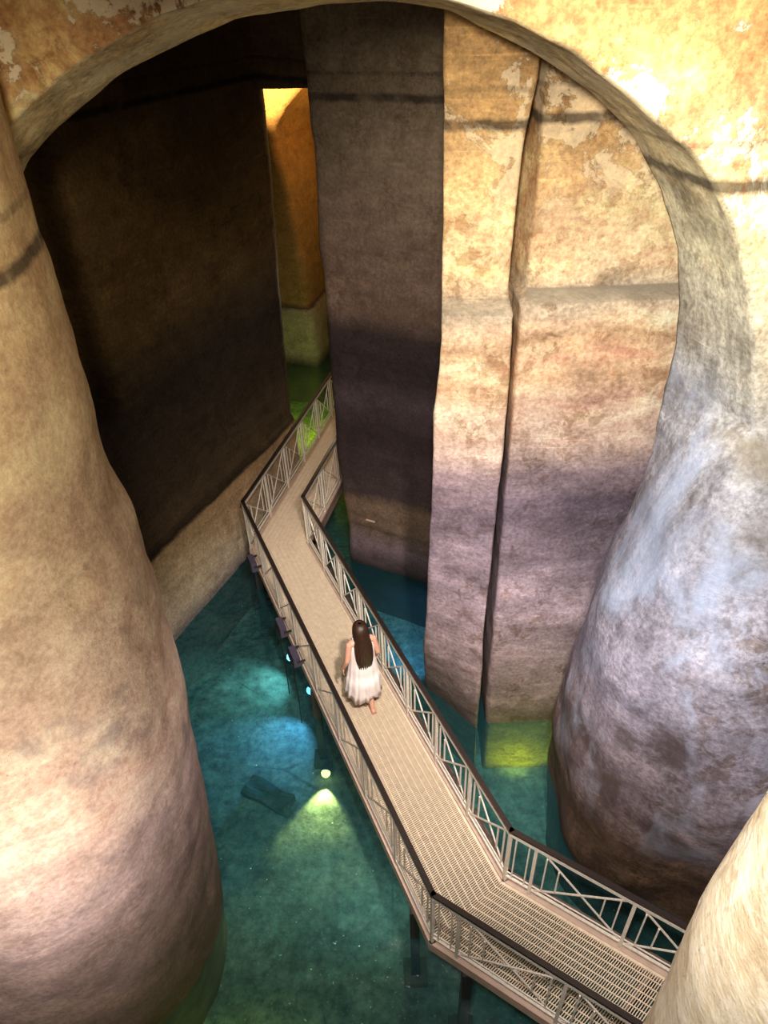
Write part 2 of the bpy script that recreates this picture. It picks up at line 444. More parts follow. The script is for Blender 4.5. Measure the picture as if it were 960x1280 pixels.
# ------------------------------------------------------------------ setting: floor, ceiling, outer walls
def sheet(name, mat, x0, x1, y0, y1, z, nx, ny, amp, seed, flip=False):
    vs = []
    for j in range(ny + 1):
        for i in range(nx + 1):
            x = lerp(x0, x1, i / nx); y = lerp(y0, y1, j / ny)
            q = Vector((x, y, seed))
            vs.append(Vector((x, y, z + amp * (noise.noise(q * .6) + .4 * noise.noise(q * 1.9) + .15 * noise.noise(q * 5)))))
    w = nx + 1
    fs = [(j * w + i, j * w + i + 1, (j + 1) * w + i + 1, (j + 1) * w + i) for j in range(ny) for i in range(nx)]
    if flip: fs = [tuple(reversed(f)) for f in fs]
    return mesh_obj(name, vs, fs, mat, None, True)
tag(sheet('floor', M['floor'], -8, 8, -4, 27, FLOOR_Z, 140, 260, .06, 3), 'silted greenish cistern floor seen through the water', 'floor', kind='structure')
tag(sheet('ceiling', M['ceiling'], -8, 8, -4, 27, 10.4, 50, 90, .12, 8, True), 'rough tan rock ceiling above the cistern', 'ceiling', kind='structure')
water = tag(sheet('water', M['water'], -8, 8, -4, 27, WATER_Z, 4, 8, 0, 1), 'clear teal water filling the cistern under the walkway', 'water', kind='stuff')
def slab(name, mat, a, b, th, label):
    a = Vector(a); b = Vector(b); d = (b - a).normalized(); n = Vector((-d.y, d.x)) * th
    fp = [tuple(a), tuple(b), tuple(b + n), tuple(a + n)]
    return tag(solid(name, mat, [(-2.4, fp), (10.4, fp)], n=90, dz=.25, it=0, amp=.06, seed=4), label, 'wall', kind='structure')
slab('wall_outer_left', M['wall_dark'], (-7.4, -3.6), (-7.4, 26.4), .5, 'outer rock wall on the left of the cistern')
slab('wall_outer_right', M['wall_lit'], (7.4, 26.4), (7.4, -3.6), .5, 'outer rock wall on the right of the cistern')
slab('wall_end', M['wall_far'], (-7.4, 26), (7.4, 26), .5, 'far end rock wall lit orange')
slab('wall_rear', M['ceiling'], (7.4, -3.2), (-7.4, -3.2), .5, 'rock wall behind the viewing gallery')

# ------------------------------------------------------------------ great arch with the right-hand pillar
def arch_wall():
    B = [(2.70, 5.25), (2.69, 5.6), (2.66, 5.94), (2.53, 6.42), (2.30, 6.9), (2.0, 7.31), (1.66, 7.58), (1.16, 7.87), (.58, 8.11), (.14, 8.18), (-.3, 8.18), (-.86, 8.12), (-1.27, 8.0), (-1.76, 7.82),
         (-2.18, 7.59), (-2.57, 7.31), (-2.85, 6.95), (-3.0, 6.4), (-3.05, 5.83)]
    Fr = [(2.47, 5.83), (2.34, 6.29), (2.2, 6.71), (2.0, 7.12), (1.8, 7.4), (1.64, 7.55), (1.35, 7.76), (1.0, 8.0), (.69, 8.13), (.39, 8.21), (-.1, 8.27), (-.6, 8.26), (-.94, 8.19),
          (-1.22, 8.08), (-1.4, 8.01), (-1.63, 7.88), (-1.85, 7.72), (-2.15, 7.4), (-2.5, 6.9), (-2.65, 6.4), (-2.7, 5.83)]
    # right side rows: footprints by height (back outer, back edge, jamb, front edge, face, face outer)
    R = [(-2.4, [(6.6, 7.4), (2.6, 6.9), (2.18, 5.4), (2.28, 4.55), (3.5, 3.75), (7.2, 1.6)]),
         (-.8, [(6.6, 7.4), (2.55, 6.8), (2.12, 5.4), (2.16, 4.6), (3.4, 3.75), (7.2, 1.7)]),
         (.6, [(6.6, 7.3), (2.5, 6.6), (2.06, 5.5), (2.06, 4.55), (3.2, 3.65), (7.2, 1.9)]),
         (1.8, [(6.6, 7.2), (2.42, 6.4), (2.08, 5.5), (2.06, 4.45), (3.0, 3.55), (7.2, 2.2)]),
         (3.4, [(6.6, 7.1), (2.55, 6.2), (2.26, 5.45), (2.22, 4.4), (2.95, 3.75), (7.2, 3.0)]),
         (4.3, [(6.6, 7.0), (2.64, 6.1), (2.46, 5.4), (2.48, 4.45), (3.2, 4.05), (7.2, 3.8)]),
         (4.9, [(6.6, 7.0), (2.70, 6.05), (2.72, 5.4), (2.88, 4.72), (3.5, 4.55), (7.2, 4.6)]),
         (5.25, [(6.6, 7.0), (2.70, 6.0), (2.9, 5.5), (3.08, 5.0), (4.0, 5.0), (7.2, 5.0)])]
    rows = []
    cnts = (14, 22, 22, 26, 26)
    def make_row(cp, sm):
        row = []
        for a, b, c in zip(cp, cp[1:], cnts):
            for i in range(c): row.append(Vector(a).lerp(Vector(b), i / c))
        row.append(Vector(cp[-1]))
        return smooth_row(row, sm, False)
    nz = 84
    for i in range(nz):
        z = lerp(-2.4, 5.22, i / nz)
        fp = interp(R, z)
        sm = int(interp([(2.8, 60), (4.0, 34), (4.6, 12), (5.0, 3), (5.2, 1)], z))
        rows.append(make_row([(x, y, z) for x, y in fp], sm))
    na = 120
    rb = resample([(x, 6.0, z) for x, z in B], na, False); rf = resample([(1.25 * x, 5.0, 8.3 - 1.25 * (8.3 - z)) for x, z in Fr], na, False)
    for i in range(na):
        b, f = rb[i], rf[i]; t = i / (na - 1)
        # where the row runs to on the outer rim: up the right side, along the top, down the left side
        per = 4.6 + 14.4 + 4.6; s = t * per
        if s < 4.6: ox, oz = 7.2, 5.83 + s
        elif s < 19: ox, oz = 7.2 - (s - 4.6), 10.43
        else: ox, oz = -7.2, 10.43 - (s - 19)
        mid = b.lerp(f, .5)
        o1 = Vector((ox, 5.0, oz)); o0 = Vector((ox, 6.0, oz))
        rows.append(make_row([o0, b, mid, f, f.lerp(o1, .35), o1], 1))
    for i in range(1, 50):                                      # left jamb, behind the left pillar
        z = lerp(5.83, -2.4, i / 49)
        rows.append(make_row([(-7.2, 6, z), (-3.05, 6, z), (-3.2, 5.5, z), (-3.38, 5, z), (-4.6, 5, z), (-7.2, 5, z)], 1))
    w = len(rows[0]); vs = [p for r in rows for p in r]
    fs = [(i * w + j, i * w + j + 1, (i + 1) * w + j + 1, (i + 1) * w + j) for i in range(len(rows) - 1) for j in range(w - 1)]
    me = bpy.data.meshes.new('tmp'); me.from_pydata(vs, [], fs); me.update()
    nr = [v.normal.copy() for v in me.vertices]; bpy.data.meshes.remove(me)
    k = 40 * w + 60
    if nr[k].x > 0: fs = [tuple(reversed(f)) for f in fs]; nr = [-q for q in nr]
    amps = .035
    roughen(vs, nr, amps, 2, .3)
    for i, v in enumerate(vs):
        k = interp([(-1, 1), (4.5, .7), (5.6, 0)], v.z) if v.x > 0 else 0
        if k: vs[i] = v + nr[i] * (k * (.14 * noise.noise(v * .9 + Vector((3, 9, 1))) + .04 * noise.noise(v * 2.1)))
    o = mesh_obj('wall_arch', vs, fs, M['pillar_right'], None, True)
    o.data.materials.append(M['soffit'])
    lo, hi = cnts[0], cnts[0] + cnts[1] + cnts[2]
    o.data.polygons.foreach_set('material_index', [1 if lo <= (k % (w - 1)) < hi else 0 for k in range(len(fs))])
    return o
tag(arch_wall(), 'great rock arch with flaking ochre plaster and the bulging blue-grey pillar on its right', 'arch', kind='structure')

# ------------------------------------------------------------------ round pillars from their silhouette direction
def round_pillar(name, mat, az, cy, rad, label, seed, amp, squash=1.0):
    """az: [(z, tangent x/y as seen from the gallery)], circle of radius rad about (cx, cy)"""
    lev = []
    sgn = -1 if az[0][1] < 0 else 1
    for z, a in az:
        th = math.atan(abs(a))
        # distance from the tangent line through the gallery to the centre equals rad
        cx = (rad + cy * math.sin(th)) / math.cos(th)
        ring = []
        for i in range(28):
            q = 2 * math.pi * i / 28
            ring.append((sgn * cx + rad * math.cos(q), cy + rad * math.sin(q)))
        lev.append((z, ring))
    return tag(solid(name, mat, lev, n=170, dz=.07, it=2, amp=amp, seed=seed, fine=.3), label, 'pillar', kind='structure')
round_pillar('wall_left_pillar', M['pillar_left'], [(-2.4, -.545), (-.8, -.502), (-.27, -.49), (1.57, -.458), (2.9, -.438), (4.0, -.434), (4.95, -.44), (5.3, -.452), (5.6, -.453), (6.0, -.446), (6.7, -.441), (7.9, -.4385), (10.4, -.4385)],
             4.0, 1.6, 'massive pale pinkish rock pillar at the left edge', 5, .045)
round_pillar('wall_near_pillar', M['pillar_near'], [(-2.4, .94), (3.5, .93), (5.1, .915), (6.0, .95), (7.2, 1.02), (10.4, 1.1)], 1.05, .56, 'pale cream rock pillar close by at the lower right corner', 6, .02)

# ------------------------------------------------------------------ lit wall with ledge, and the slender pier in front of it
def offs(z):                                                      # upper wall steps back above the ledge
    return interp([(5.6, 0), (5.71, .02), (5.76, .28), (5.8, .30)], z)
lv = []
for z in (-2.4, -.8, 1, 3, 5, 5.6, 5.71, 5.76, 5.8, 7, 8.5, 10.4):
    y = 6.72 + offs(z) - (.05 if z < 1 else 0)
    lv.append((z, [(1.42 + (.12 if z > 5.75 else 0), y), (3.2, y - .02), (7.3, y), (7.3, 9), (1.9, 9), (1.45, 7.6)]))
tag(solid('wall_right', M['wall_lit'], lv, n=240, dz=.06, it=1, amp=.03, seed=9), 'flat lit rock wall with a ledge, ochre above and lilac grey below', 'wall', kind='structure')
lv = []
for z, xl, yl, xr, yr in ((-2.4, .60, 7.5, 1.30, 6.55), (-.8, .53, 7.45, 1.28, 6.55), (-.3, .50, 7.25, 1.26, 6.5), (.5, .47, 7.0, 1.26, 6.46), (1.6, .51, 6.85, 1.27, 6.46), (3.3, .52, 6.7, 1.30, 6.46),
                       (4.6, .56, 6.62, 1.34, 6.46), (5.5, .60, 6.56, 1.33, 6.46), (5.7, .61, 6.58, 1.33, 6.48), (5.76, .63, 6.86, 1.33, 6.78), (6.4, .63, 6.88, 1.32, 6.78), (7.2, .62, 6.88, 1.36, 6.76), (7.6, .62, 6.88, 1.42, 6.76), (10.4, .62, 6.88, 1.5, 6.76)):
    lv.append((z, [(xl, yl), (xr, yr), (xr + .02, yr + .3), (xr + .2, yr + 1.2), (xl + .55, yl + 1.2)]))
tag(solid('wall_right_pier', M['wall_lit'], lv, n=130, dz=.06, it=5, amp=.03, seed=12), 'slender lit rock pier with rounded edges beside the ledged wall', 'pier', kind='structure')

# ------------------------------------------------------------------ dark middle pier, dark left wall, far bay
fp0 = [(-.70, 10.6), (.95, 9.72), (3.6, 9.0), (3.6, 12.2), (-.42, 12.6)]
fp1 = [(-.78, 10.6), (.95, 9.72), (3.6, 9.0), (3.6, 12.2), (-.55, 12.6)]
fpm = [(-.72, 10.56), (.95, 9.66), (3.6, 9.0), (3.6, 12.2), (-.46, 12.6)]
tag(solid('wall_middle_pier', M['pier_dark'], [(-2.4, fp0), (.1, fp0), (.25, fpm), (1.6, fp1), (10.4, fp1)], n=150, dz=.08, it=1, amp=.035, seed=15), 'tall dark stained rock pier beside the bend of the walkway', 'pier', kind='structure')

def left_fp(o, rec, e=0, lean=0):
    d = Vector((.41, .91)).normalized(); n = Vector((d.y, -d.x))
    def P(y, off): return Vector((-3.83 + .45 * (y - 8.84) + lean, y)) + n * off
    cr = 9.2
    pts = [P(6.6, o - rec), P(cr - .02, o - rec), P(cr + .02, o), P(13.2 + e, o)]
    return [tuple(p) for p in pts] + [(-2.5, 14.6), (-7.0, 15.6), (-7.0, 6.4)]
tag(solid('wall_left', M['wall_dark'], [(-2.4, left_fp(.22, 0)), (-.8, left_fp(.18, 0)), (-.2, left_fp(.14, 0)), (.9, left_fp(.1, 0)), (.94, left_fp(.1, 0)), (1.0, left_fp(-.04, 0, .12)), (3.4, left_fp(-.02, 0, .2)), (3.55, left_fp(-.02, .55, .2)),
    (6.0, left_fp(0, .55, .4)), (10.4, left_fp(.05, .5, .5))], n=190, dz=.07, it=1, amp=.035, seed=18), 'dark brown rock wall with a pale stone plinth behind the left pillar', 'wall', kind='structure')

def lintel():
    a = Vector((-2.3, 14.0)); b = Vector((-.2, 11.4)); n = Vector((.78, .63)) * .9
    vs = []; N = 40; K = 14
    for i in range(N + 1):
        t = i / N
        p = a.lerp(b, t)
        zb = interp([(0, 6.85), (.3, 6.95), (.45, 6.98), (.6, 7.02), (1, 7.1)], t)
        for q in (p, p + n):
            for k in range(K): vs.append(Vector((q.x, q.y, lerp(zb, 10.4, k / (K - 1)))))
    w = 2 * K; fs = []
    for i in range(N):
        for k in range(K - 1):
            fs.append((i * w + k, (i + 1) * w + k, (i + 1) * w + k + 1, i * w + k + 1))
            fs.append((i * w + K + k, i * w + K + k + 1, (i + 1) * w + K + k + 1, (i + 1) * w + K + k))
        fs.append((i * w, i * w + K, (i + 1) * w + K, (i + 1) * w))
    return mesh_obj('wall_back_arch', vs, fs, M['wall_dark'], None, True)
tag(lintel(), 'dark rock arch bridging the gap between the left wall and the middle pier', 'arch', kind='structure')

def far_fp(az_, back=0, o=0):
    x = az_ * 19.4
    return [(-7.2, 20.5 + back), (x - .6, 19.62 - o + back), (x + o, 19.4 - o + back), (x + .45 + o, 20.7 + back), (x + 1.6, 24.2), (-7.2, 24.2)]
tag(solid('wall_far_pillar', M['wall_far'], [(-2.4, far_fp(-.094, 0, .1)), (.9, far_fp(-.098, 0, .1)), (1.0, far_fp(-.0985)), (2.0, far_fp(-.0985)), (4.1, far_fp(-.108)), (5.15, far_fp(-.1196)), (5.5, far_fp(-.116)),
    (5.9, far_fp(-.10)), (6.3, far_fp(-.078)), (7.0, far_fp(-.02)), (10.4, far_fp(.05))], n=140, dz=.1, it=1, amp=.04, seed=21), 'orange lit rock pillar deep in the next bay', 'pillar', kind='structure')

# ------------------------------------------------------------------ walkway
V2 = lambda x, y: Vector((x, y, 0))
d3 = Vector((.826, -.563, 0)); d2 = Vector((.267, .964, 0)).normalized()
LA, RA = V2(.33, 3.33), V2(1.21, 3.95)              # near bend, left and right
LB, RB = V2(-2.47, 10.12), V2(-1.42, 10.2)          # far bend
LC, RC = LA + d3 * 3.6, RA + d3 * 3.4
LD, RD = LB + d2 * 8.0, RB + d2 * 8.0
walk = tag(empty('walkway', (0, 0, 0)), 'raised metal grating walkway zigzagging over the water', 'walkway')
def deck_run(l0, l1, r0, r1, npan):
    inl = .05; inr = .05
    for k in range(npan):
        t0, t1 = k / npan, (k + 1) / npan
        ln = (l0.lerp(l1, t0) - l0.lerp(l1, t1)).length
        nb = int(ln / .025)
        mb = MB()
        for i in range(nb):
            t = lerp(t0, t1, (i + .5) / nb)
            a = l0.lerp(l1, t); b = r0.lerp(r1, t); dd = (b - a).normalized()
            mb.bar(a + dd * inl + V2(0, 0), b - dd * inr, .009, .028)
        def rail_line(s, w, h, dz, ta=t0, tb=t1):
            pa = l0.lerp(l1, ta); pb = r0.lerp(r1, ta); qa = l0.lerp(l1, tb); qb = r0.lerp(r1, tb)
            mb.bar(pa.lerp(pb, s) + Vector((0, 0, dz)), qa.lerp(qb, s) + Vector((0, 0, dz)), w, h)
        m = 11
        for j in range(1, m): rail_line(.05 + .9 * j / m, .010, .012, .012)
        rail_line(.055, .02, .034, 0); rail_line(.945, .03, .036, .002)
        for t in (t0, t1):
            e = .004 if t == t0 else -.004
            a = l0.lerp(l1, t + e / ln * (t1 - t0) * 3); b = r0.lerp(r1, t + e / ln * (t1 - t0) * 3); dd = (b - a).normalized()
            mb.bar(a + dd * inl, b - dd * inr, .008, .034)
        o = mb.build('grating_panel', M['grate'], walk)
        o.location.z = -.016
deck_run(LB, LA, RB, RA, 7)
deck_run(LA, LC, RA, RC, 4)
deck_run(LD, LB, RD, RB, 8)
def beams(pl, mat, name, w, h, z, side):
    for a, b in zip(pl, pl[1:]):
        d = (b - a).normalized(); s = Vector((-d.y, d.x, 0)) * side
        MB().bar(a + s + Vector((0, 0, z)) - d * w * .4, b + s + Vector((0, 0, z)) + d * w * .4, w, h).build(name, mat, walk)
beams([LD, LB, LA, LC], M['beam'], 'edge_beam', .07, .16, -.09, 0)
beams([RD, RB, RA, RC], M['beam'], 'edge_beam', .06, .16, -.09, 0)
beams([RD, RB, RA, RC], M['toe'], 'toe_channel', .09, .03, -.03, .09)
# cross joists below the deck
for l0, l1, r0, r1, n in ((LB, LA, RB, RA, 7), (LA, LC, RA, RC, 4), (LD, LB, RD, RB, 8)):
    for k in range(n + 1):
        a = l0.lerp(l1, k / n); b = r0.lerp(r1, k / n)
        MB().bar(a + Vector((0, 0, -.11)), b + Vector((0, 0, -.11)), .05, .12).build('cross_joist', M['toe'], walk)
def support(p):
    sp = MB(); sp.bar((p[0], p[1], -.17), (p[0], p[1], FLOOR_Z + .02), .11, .11, Vector((0, 1, 0)))
    o = sp.build('support_post', M['post'], walk)
    f = MB(); f.bar((p[0] - .15, p[1], FLOOR_Z + .05), (p[0] + .15, p[1], FLOOR_Z + .05), .3, .16)
    f.build('footing', M['footing'], o)
for p in (LA.lerp(LB, .06), LA.lerp(LC, .12), LA.lerp(LB, .53), LA.lerp(LB, .97), RA.lerp(RB, .03), RA.lerp(RB, .5), RA.lerp(RB, .97), RA.lerp(RC, .5), LA.lerp(LC, .7), LB.lerp(LD, .5), RB.lerp(RD, .5)):
    support(p)

# ------------------------------------------------------------------ railings
HR, ZT, ZB = 1.05, .99, .1
bal_cache = {}
def railing(a, b, label, npan, lead=0.0, out=0):
    L = (b - a).length
    d = (b - a).normalized()
    hb = MB(); hb.bar((-.02, 0, HR), (L + .02, 0, HR), .055, .035)
    root = hb.build('railing', M['handrail'], walk)
    root.location = a; root.rotation_euler.z = math.atan2(d.y, d.x)
    root['label'] = label
    MB().bar((0, 0, ZT), (L, 0, ZT), .045, .05).build('top_rail', M['steel'], root)
    MB().bar((0, 0, ZB), (L, 0, ZB), .028, .028).build('bottom_rail', M['steel'], root)
    MB().bar((0, 0, ZB + .09), (L, 0, ZB + .09), .014, .014).build('bottom_rail', M['steel'], root)
    def bar(x, z0, z1, name='baluster', w=.016):
        key = (round(z0, 3), round(z1, 3), w)
        if key not in bal_cache:
            bal_cache[key] = MB().bar((0, 0, z0), (0, 0, z1), w, w, Vector((0, 1, 0))).mesh(name, M['steel'])
        link_mesh(name, bal_cache[key], root, Matrix.Translation((x, 0, 0)))
    pl = (L - lead) / npan
    if lead:
        n = int(lead / .11)
        for i in range(n): bar(lead * (i + .5) / n, ZB, ZT)
    h = ZT - ZB
    brace = MB().bar((.02, 0, ZB), (pl - .02, 0, ZT), .016, .016).mesh('brace', M['steel'])
    brace2 = MB().bar((.02, 0, ZT), (pl - .02, 0, ZB), .016, .016).mesh('brace', M['steel'])
    for k in range(npan + 1):
        bar(lead + pl * k, -.16, HR - .015, 'post', .036)
    for k in range(npan):
        x0 = lead + pl * k
        link_mesh('brace', brace, root, Matrix.Translation((x0, 0, 0)))
        link_mesh('brace', brace2, root, Matrix.Translation((x0, .012, 0)))
        for t in (.12, .26):
            bar(x0 + pl * t, ZB + h * t, ZT - h * t); bar(x0 + pl * (1 - t), ZB + h * t, ZT - h * t)
    return root
railing(LB, LA, 'left railing of the long walkway stretch the woman walks on', 8)
railing(RB, RA, 'right railing of the long walkway stretch the woman walks on', 8)
railing(LA, LC, 'lower left railing of the near walkway stretch, over the sparkling water', 3, .3)
railing(RA, RC, 'right railing of the near walkway stretch, along the blue-grey pillar', 3, .3)
railing(LB, LD, 'left railing of the far walkway stretch, along the stone plinth', 8)
railing(RB, RD, 'right railing of the far walkway stretch, running behind the dark pier', 8)

# ------------------------------------------------------------------ lamps: submerged and on the railing
def underwater_lamp(loc, aim, col, power, glowing, label, angle=70):
    aim = Vector(aim); loc = Vector(loc)
    root = empty('underwater_lamp', (loc.x, loc.y, FLOOR_Z)); tag(root, label, 'lamp', 'lamps under the water')
    h = loc.z - FLOOR_Z
    d = (aim - loc).normalized()
    MB().tube([(0, 0, .02), (0, 0, h - .08)], .018, 8).build('stand', M['black'], root)
    c = Vector((0, 0, h))
    MB().tube([c - d * .14, c - d * .12, c - d * .02, c], [.03, .06, .085, .09], 16).build('housing', M['housing'], root, True)
    mb = MB(); mb.ball(c + d * .02, (.075, .075, .075), 16, 10)
    mb.build('lens', glow('lens_glow_' + label.split()[0], col, glowing), root, True)
    spot('underwater_beam_' + label.split()[0], loc + d * .105, aim, power, col, angle, .5, .05)
underwater_lamp((-1.1, 6.62, -1.83), (-1.22, 5.3, -2.0), (1, .82, .24), 260, 4, 'yellow underwater lamp with a bright beam on the floor', 78)
underwater_lamp((-1.36, 7.9, -1.35), (-2.2, 7.0, -2.0), (.16, .5, 1), 130, 6, 'blue underwater lamp beneath the walkway edge', 100)
underwater_lamp((-1.78, 8.75, -1.45), (-2.5, 8.4, -2.0), (.35, .9, 1), 60, 6, 'cyan underwater lamp farther along the walkway edge', 110)
def rail_lamp(t, label, z=.25):
    p = LA.lerp(LB, t); d = (LB - LA).normalized(); s = Vector((-d.y, d.x, 0))
    if s.x > 0: s = -s
    root = empty('flood_lamp', p + s * .14 + Vector((0, 0, z)), math.atan2(d.y, d.x)); tag(root, label, 'lamp', 'unlit flood lamps on the left railing')
    mb = MB(); mb.bar((-.13, 0, 0), (.13, 0, 0), .1, .2); mb.build('housing', M['housing'], root)
    for k in range(5): MB().bar((-.1 + .05 * k, .06, -.09), (-.1 + .05 * k, .06, .09), .008, .03).build('cooling_fin', M['black'], root)
    MB().bar((-.15, 0, .02), (-.15, -.12, .02), .02, .03).bar((.15, 0, .02), (.15, -.12, .02), .02, .03).build('bracket', M['post'], root)
    pts = [(0, 0, -.1), (.03, .04, -.3), (.0, .05, -.6), (.05, .03, -1.0), (.02, .05, -1.6)]
    MB().tube(pts, .009, 6).build('cable', M['black'], root)
rail_lamp(.9, 'unlit violet flood lamp on the left railing nearest the far bend')
rail_lamp(.67, 'unlit violet flood lamp on the left railing, middle of the three')
rail_lamp(.58, 'unlit violet flood lamp on the left railing nearest the woman')

# small bracket on the dark pier
br = empty('wall_bracket', (-.25, 10.33, .36)); tag(br, 'small pale bracket fixed low on the dark middle pier', 'bracket'); br.rotation_euler.z = -.49
MB().bar((-.09, 0, 0), (.09, 0, 0), .05, .02).build('shelf', M['beam'], br)
MB().bar((0, .02, 0), (0, .02, -.08), .02, .02, Vector((0, 1, 0))).build('arm', M['beam'], br)

# sunken stones
def stone(loc, size, rz, label, seed, tilt=0):
    bm = bmesh.new(); bmesh.ops.create_cube(bm, size=1); bmesh.ops.subdivide_edges(bm, edges=bm.edges[:], cuts=6, use_grid_fill=True)
    for v in bm.verts:
        q = v.co.copy(); v.co = Vector((q.x * size[0], q.y * size[1], q.z * size[2]))
        v.co += Vector((noise.noise(q * 2 + Vector((seed, 0, 0))), noise.noise(q * 2 + Vector((0, seed, 0))), noise.noise(q * 2 + Vector((0, 0, seed))))) * .12 * Vector(size).length
    me = bpy.data.meshes.new('sunken_stone'); bm.to_mesh(me); bm.free(); me.materials.append(M['rubble'])
    o = bpy.data.objects.new('sunken_stone', me); COL.objects.link(o); o.location = loc; o.rotation_euler = (tilt, 0, rz)
    tag(o, label, 'stone', 'stones on the pool floor')
stone((-1.98, 6.28, FLOOR_Z + .09), (.78, .3, .24), -.5, 'dark broken slab on the pool floor beside the yellow beam', 3, .1)
stone((.05, 2.85, FLOOR_Z + .02), (.3, .2, .14), .4, 'small dark stone on the floor by the near support post', 9)
# sunken cage
cg = empty('wire_cage', (-2.55, 10.6, FLOOR_Z)); cg.rotation_euler.z = .3; tag(cg, 'small square wire cage sunk beside the walkway at the far bend', 'cage')
for z in (.02, .2, .38): 
    fr = MB()
    q = [(-.2, -.2, z), (.2, -.2, z), (.2, .2, z), (-.2, .2, z)]
    for a, b in zip(q, q[1:] + q[:1]): fr.bar(a, b, .02, .02)
    fr.build('frame_ring', M['black'], cg)
for i in range(12):
    a = i / 12 * 4; k = int(a); t = a - k
    q = [Vector((-.2, -.2, 0)), Vector((.2, -.2, 0)), Vector((.2, .2, 0)), Vector((-.2, .2, 0))]
    p = q[k].lerp(q[(k + 1) % 4], t)
    MB().bar((p.x, p.y, .02), (p.x, p.y, .38), .012, .012, Vector((0, 1, 0))).build('wire', M['black'], cg)

# ------------------------------------------------------------------ the woman
def person():
    mb = MB()
    def limb(pts, rads, seg=14):
        mb.tube(pts, rads, seg)
        for p, r in zip(pts, rads): mb.ball(p, r * .995, 12, 8)
    # trunk
    for z, rx, ry, y in ((.90, .165, .125, -.01), (.98, .155, .115, 0), (1.06, .135, .1, 0), (1.14, .135, .1, .0), (1.22, .15, .105, 0), (1.30, .155, .1, -.01), (1.355, .13, .075, -.02)):
        mb.ball((0, y, z), (rx, ry, .085), 20, 12)
    limb([(-.13, -.01, 1.37), (0, -.015, 1.395), (.13, -.01, 1.37)], [.055, .06, .055])
    limb([(0, -.015, 1.38), (0, .0, 1.45), (0, .01, 1.5)], [.058, .05, .052])
    # head and face
    mb.ball((0, .02, 1.555), (.074, .092, .105), 20, 14)
    mb.ball((0, .055, 1.505), (.052, .055, .05), 14, 10)
    mb.ball((0, .118, 1.54), (.012, .02, .022), 10, 8)
    for s in (-1, 1):
        mb.ball((s * .076, .01, 1.545), (.01, .02, .03), 8, 8)
        mb.ball((s * .03, .098, 1.565), (.014, .012, .01), 8, 6)
    mb.ball((0, .103, 1.5), (.024, .012, .009), 8, 6)
    # arms
    def arm(s, sh, el, wr, fd):
        limb([sh, Vector(sh).lerp(Vector(el), .5), el], [.048, .043, .036])
        limb([el, Vector(el).lerp(Vector(wr), .35), wr], [.036, .036, .024])
        w = Vector(wr); f = Vector(fd).normalized(); side = Vector((0, 1, 0)); side = (side - f * side.dot(f)).normalized()
        m = Matrix((f.cross(side), side, f)).transposed()
        mb.ball(w + f * .05, (.016, .04, .055), 12, 10, m)
        inward = Vector((-s, 0, 0)); inward = (inward - f * inward.dot(f)).normalized()
        for k, ln in enumerate((.066, .075, .07, .055)):
            b = w + f * .09 + side * (.03 - .02 * k)
            p1 = b + f * ln * .45 + inward * .006; p2 = p1 + (f * .9 + inward * .4).normalized() * ln * .32; p3 = p2 + (f * .6 + inward * .8).normalized() * ln * .25
            limb([b - f * .02, p1, p2, p3], [.0095, .009, .008, .007], 8)
        b = w + f * .03 + side * .032
        p1 = b + (f * .7 + side * .7).normalized() * .03; p2 = p1 + (f * .95 + inward * .3).normalized() * .028
        limb([b - side * .012, p1, p2], [.011, .010, .008], 8)
    arm(-1, (-.165, -.01, 1.355), (-.225, -.05, 1.11), (-.265, .04, .90), (-.12, .25, -1))
    arm(1, (.165, -.01, 1.355), (.215, -.03, 1.11), (.225, .10, .90), (.02, .35, -1))
    # legs: left one forward, right one behind with the weight on it
    def leg(hip, kn, an, toe):
        limb([hip, Vector(hip).lerp(Vector(kn), .5), kn], [.085, .072, .052])
        limb([kn, Vector(kn).lerp(Vector(an), .35), an], [.05, .05, .034])
        a = Vector(an); t = Vector(toe); hl = a + Vector((0, -.045, -.045))
        limb([hl, a.lerp(t, .45) + Vector((0, 0, -.02)), t], [.032, .036, .026])
    leg((-.08, 0, .88), (-.075, .17, .49), (-.07, .16, .085), (-.08, .33, .03))
    leg((.08, 0, .88), (.075, .03, .48), (.065, -.10, .085), (.075, .07, .03))
    o = mb.build('person', M['skin'], None, True)
    r = o.modifiers.new('one_surface', 'REMESH'); r.mode = 'VOXEL'; r.voxel_size = .0055; r.use_smooth_shade = True
    s = o.modifiers.new('soften', 'SMOOTH'); s.iterations = 3; s.factor = .5
    tag(o, 'woman seen from behind in a white sleeveless dress walking along the grating', 'person')
    return o
pers = person()
pers.location = (-.37, 6.44, .005)
pers.rotation_euler.z = math.atan2(.33, .94)

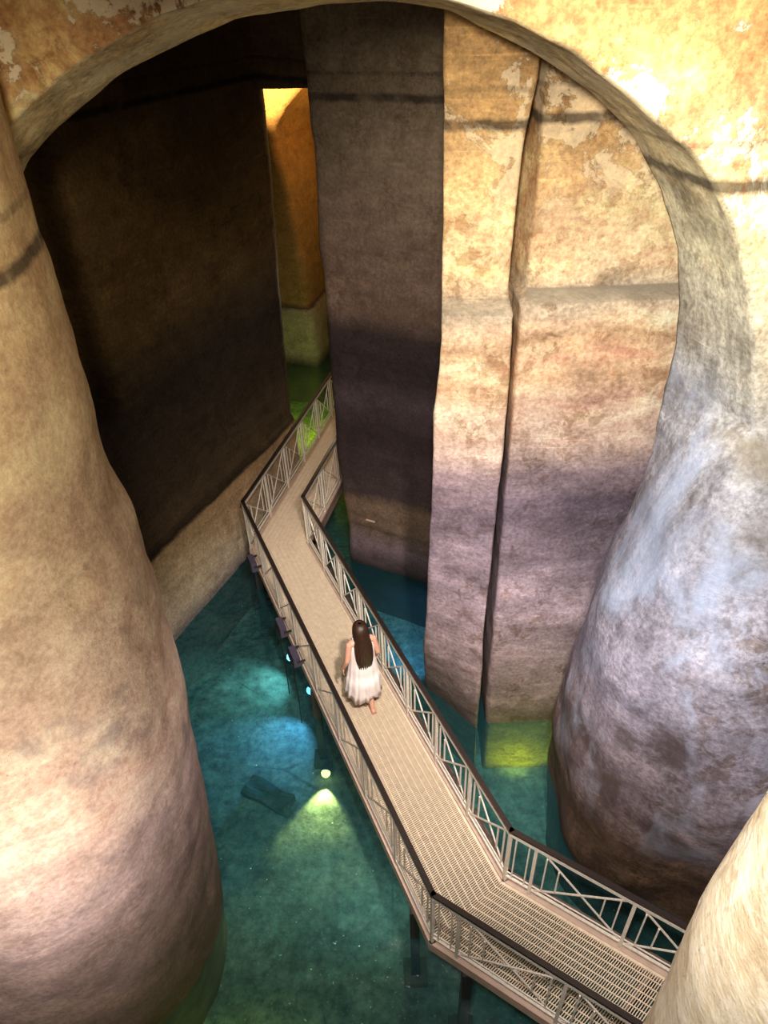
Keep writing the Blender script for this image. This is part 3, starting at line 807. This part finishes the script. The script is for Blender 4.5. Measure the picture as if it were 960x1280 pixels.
def dress():
    prof = [(1.375, .15, .075, 0), (1.33, .166, .098, 0), (1.25, .172, .122, 0), (1.15, .168, .122, .1), (1.04, .17, .125, .25), (.95, .185, .15, .5), (.86, .196, .165, .7), (.70, .207, .185, .9), (.695, .215, .195, 1), (.55, .228, .21, 1), (.42, .24, .225, 1.15), (.30, .252, .24, 1.3)]
    n = 120; vs = []; fs = []
    for i, (z, rx, ry, pl) in enumerate(prof):
        for k in range(n):
            a = 2 * math.pi * k / n
            f = 1 + pl * (.035 * math.sin(a * 15 + .6 * math.sin(a * 3)) + .02 * math.sin(a * 27 + 1.3))
            zz = z
            if i == len(prof) - 1: zz += .035 * math.sin(a * 4 + .7) + .02 * math.sin(a * 9)
            if i == 0: zz += .02 * math.cos(a * 2)
            stride = max(0, (.9 - z)) * .12
            vs.append(Vector((rx * f * math.cos(a), ry * f * math.sin(a) + stride, zz)))
    for i in range(len(prof) - 1):
        for k in range(n): fs.append((i * n + k, (i + 1) * n + k, (i + 1) * n + (k + 1) % n, i * n + (k + 1) % n))
    T = NT('white_cotton_dress')
    T.b.inputs['Base Color'].default_value = srgb(242, 228, 226); T.b.inputs['Roughness'].default_value = .85
    T.b.inputs['Sheen Weight'].default_value = .2
    o = mesh_obj('dress', vs, [tuple(reversed(f)) for f in fs], T.m, pers, True)
    s = o.modifiers.new('cloth', 'SOLIDIFY'); s.thickness = .004
    st = MB()
    for sx in (-1, 1):
        st.tube([(sx * .1, .09, 1.35), (sx * .105, .055, 1.41), (sx * .105, 0, 1.438), (sx * .105, -.05, 1.43), (sx * .1, -.08, 1.35)], .014, 8)
    st.build('shoulder_strap', T.m, o, True)
    return o
dress()
def hair():
    n = 56; vs = []; fs = []
    # rings from crown to tips: z, centre y, rx, ry, how open towards the face (radians from the front left free)
    rings = [(1.676, .01, .006, .006, 0), (1.673, .01, .03, .036, 0), (1.660, .008, .058, .068, .02), (1.635, .005, .080, .092, .05), (1.60, .000, .092, .107, .55), (1.55, -.008, .098, .110, .95), (1.49, -.02, .098, .104, 1.15),
             (1.42, -.045, .102, .088, 1.45), (1.34, -.07, .112, .078, 1.6), (1.24, -.088, .116, .068, 1.7), (1.14, -.097, .112, .06, 1.75), (1.07, -.102, .104, .052, 1.8), (1.01, -.104, .088, .040, 1.85)]
    for i, (z, cy_, rx, ry, op) in enumerate(rings):
        low = max(0, (1.5 - z)) * 2
        for k in range(n + 1):
            a = math.pi / 2 + op + (2 * math.pi - 2 * op) * k / n
            w = 1 + low * (.05 * math.sin(k * 1.1 + i * .2) + .035 * math.sin(k * 2.3 + i * .5))
            zz = z + (.035 * math.sin(k * .9) + .025 * math.sin(k * 2.1) if i == len(rings) - 1 else 0)
            vs.append(Vector((rx * w * math.cos(a), cy_ + ry * w * math.sin(a), zz)))
    w = n + 1
    for i in range(len(rings) - 1):
        for k in range(n): fs.append((i * w + k, i * w + k + 1, (i + 1) * w + k + 1, (i + 1) * w + k))
    fs.append(tuple(range(w)))
    T = NT('dark_brown_hair')
    tc = T.node('ShaderNodeTexCoord')
    st = T.noise(T.scaled(tc.outputs['Object'], (60, 60, 3)), 2, 4)
    T.link(T.ramp(st, [(.3, srgb(20, 12, 8)), (.7, srgb(70, 44, 28))]), T.b.inputs['Base Color'])
    T.b.inputs['Roughness'].default_value = .4
    T.link(T.bump(st, .4, .01), T.b.inputs['Normal'])
    o = mesh_obj('hair', vs, fs, T.m, pers, True)
    s = o.modifiers.new('volume', 'SOLIDIFY'); s.thickness = .012; s.offset = -1
hair()
for s, y in ((-1, .25), (1, 0)):
    sd = MB(); cx_ = -.075 if s < 0 else .07
    sd.bar((cx_, y - .165 + (0 if s > 0 else 0), .004), (cx_ + .005, y + .1, .004), .075, .014)
    sd.build('sandal', M['sandal'], pers)
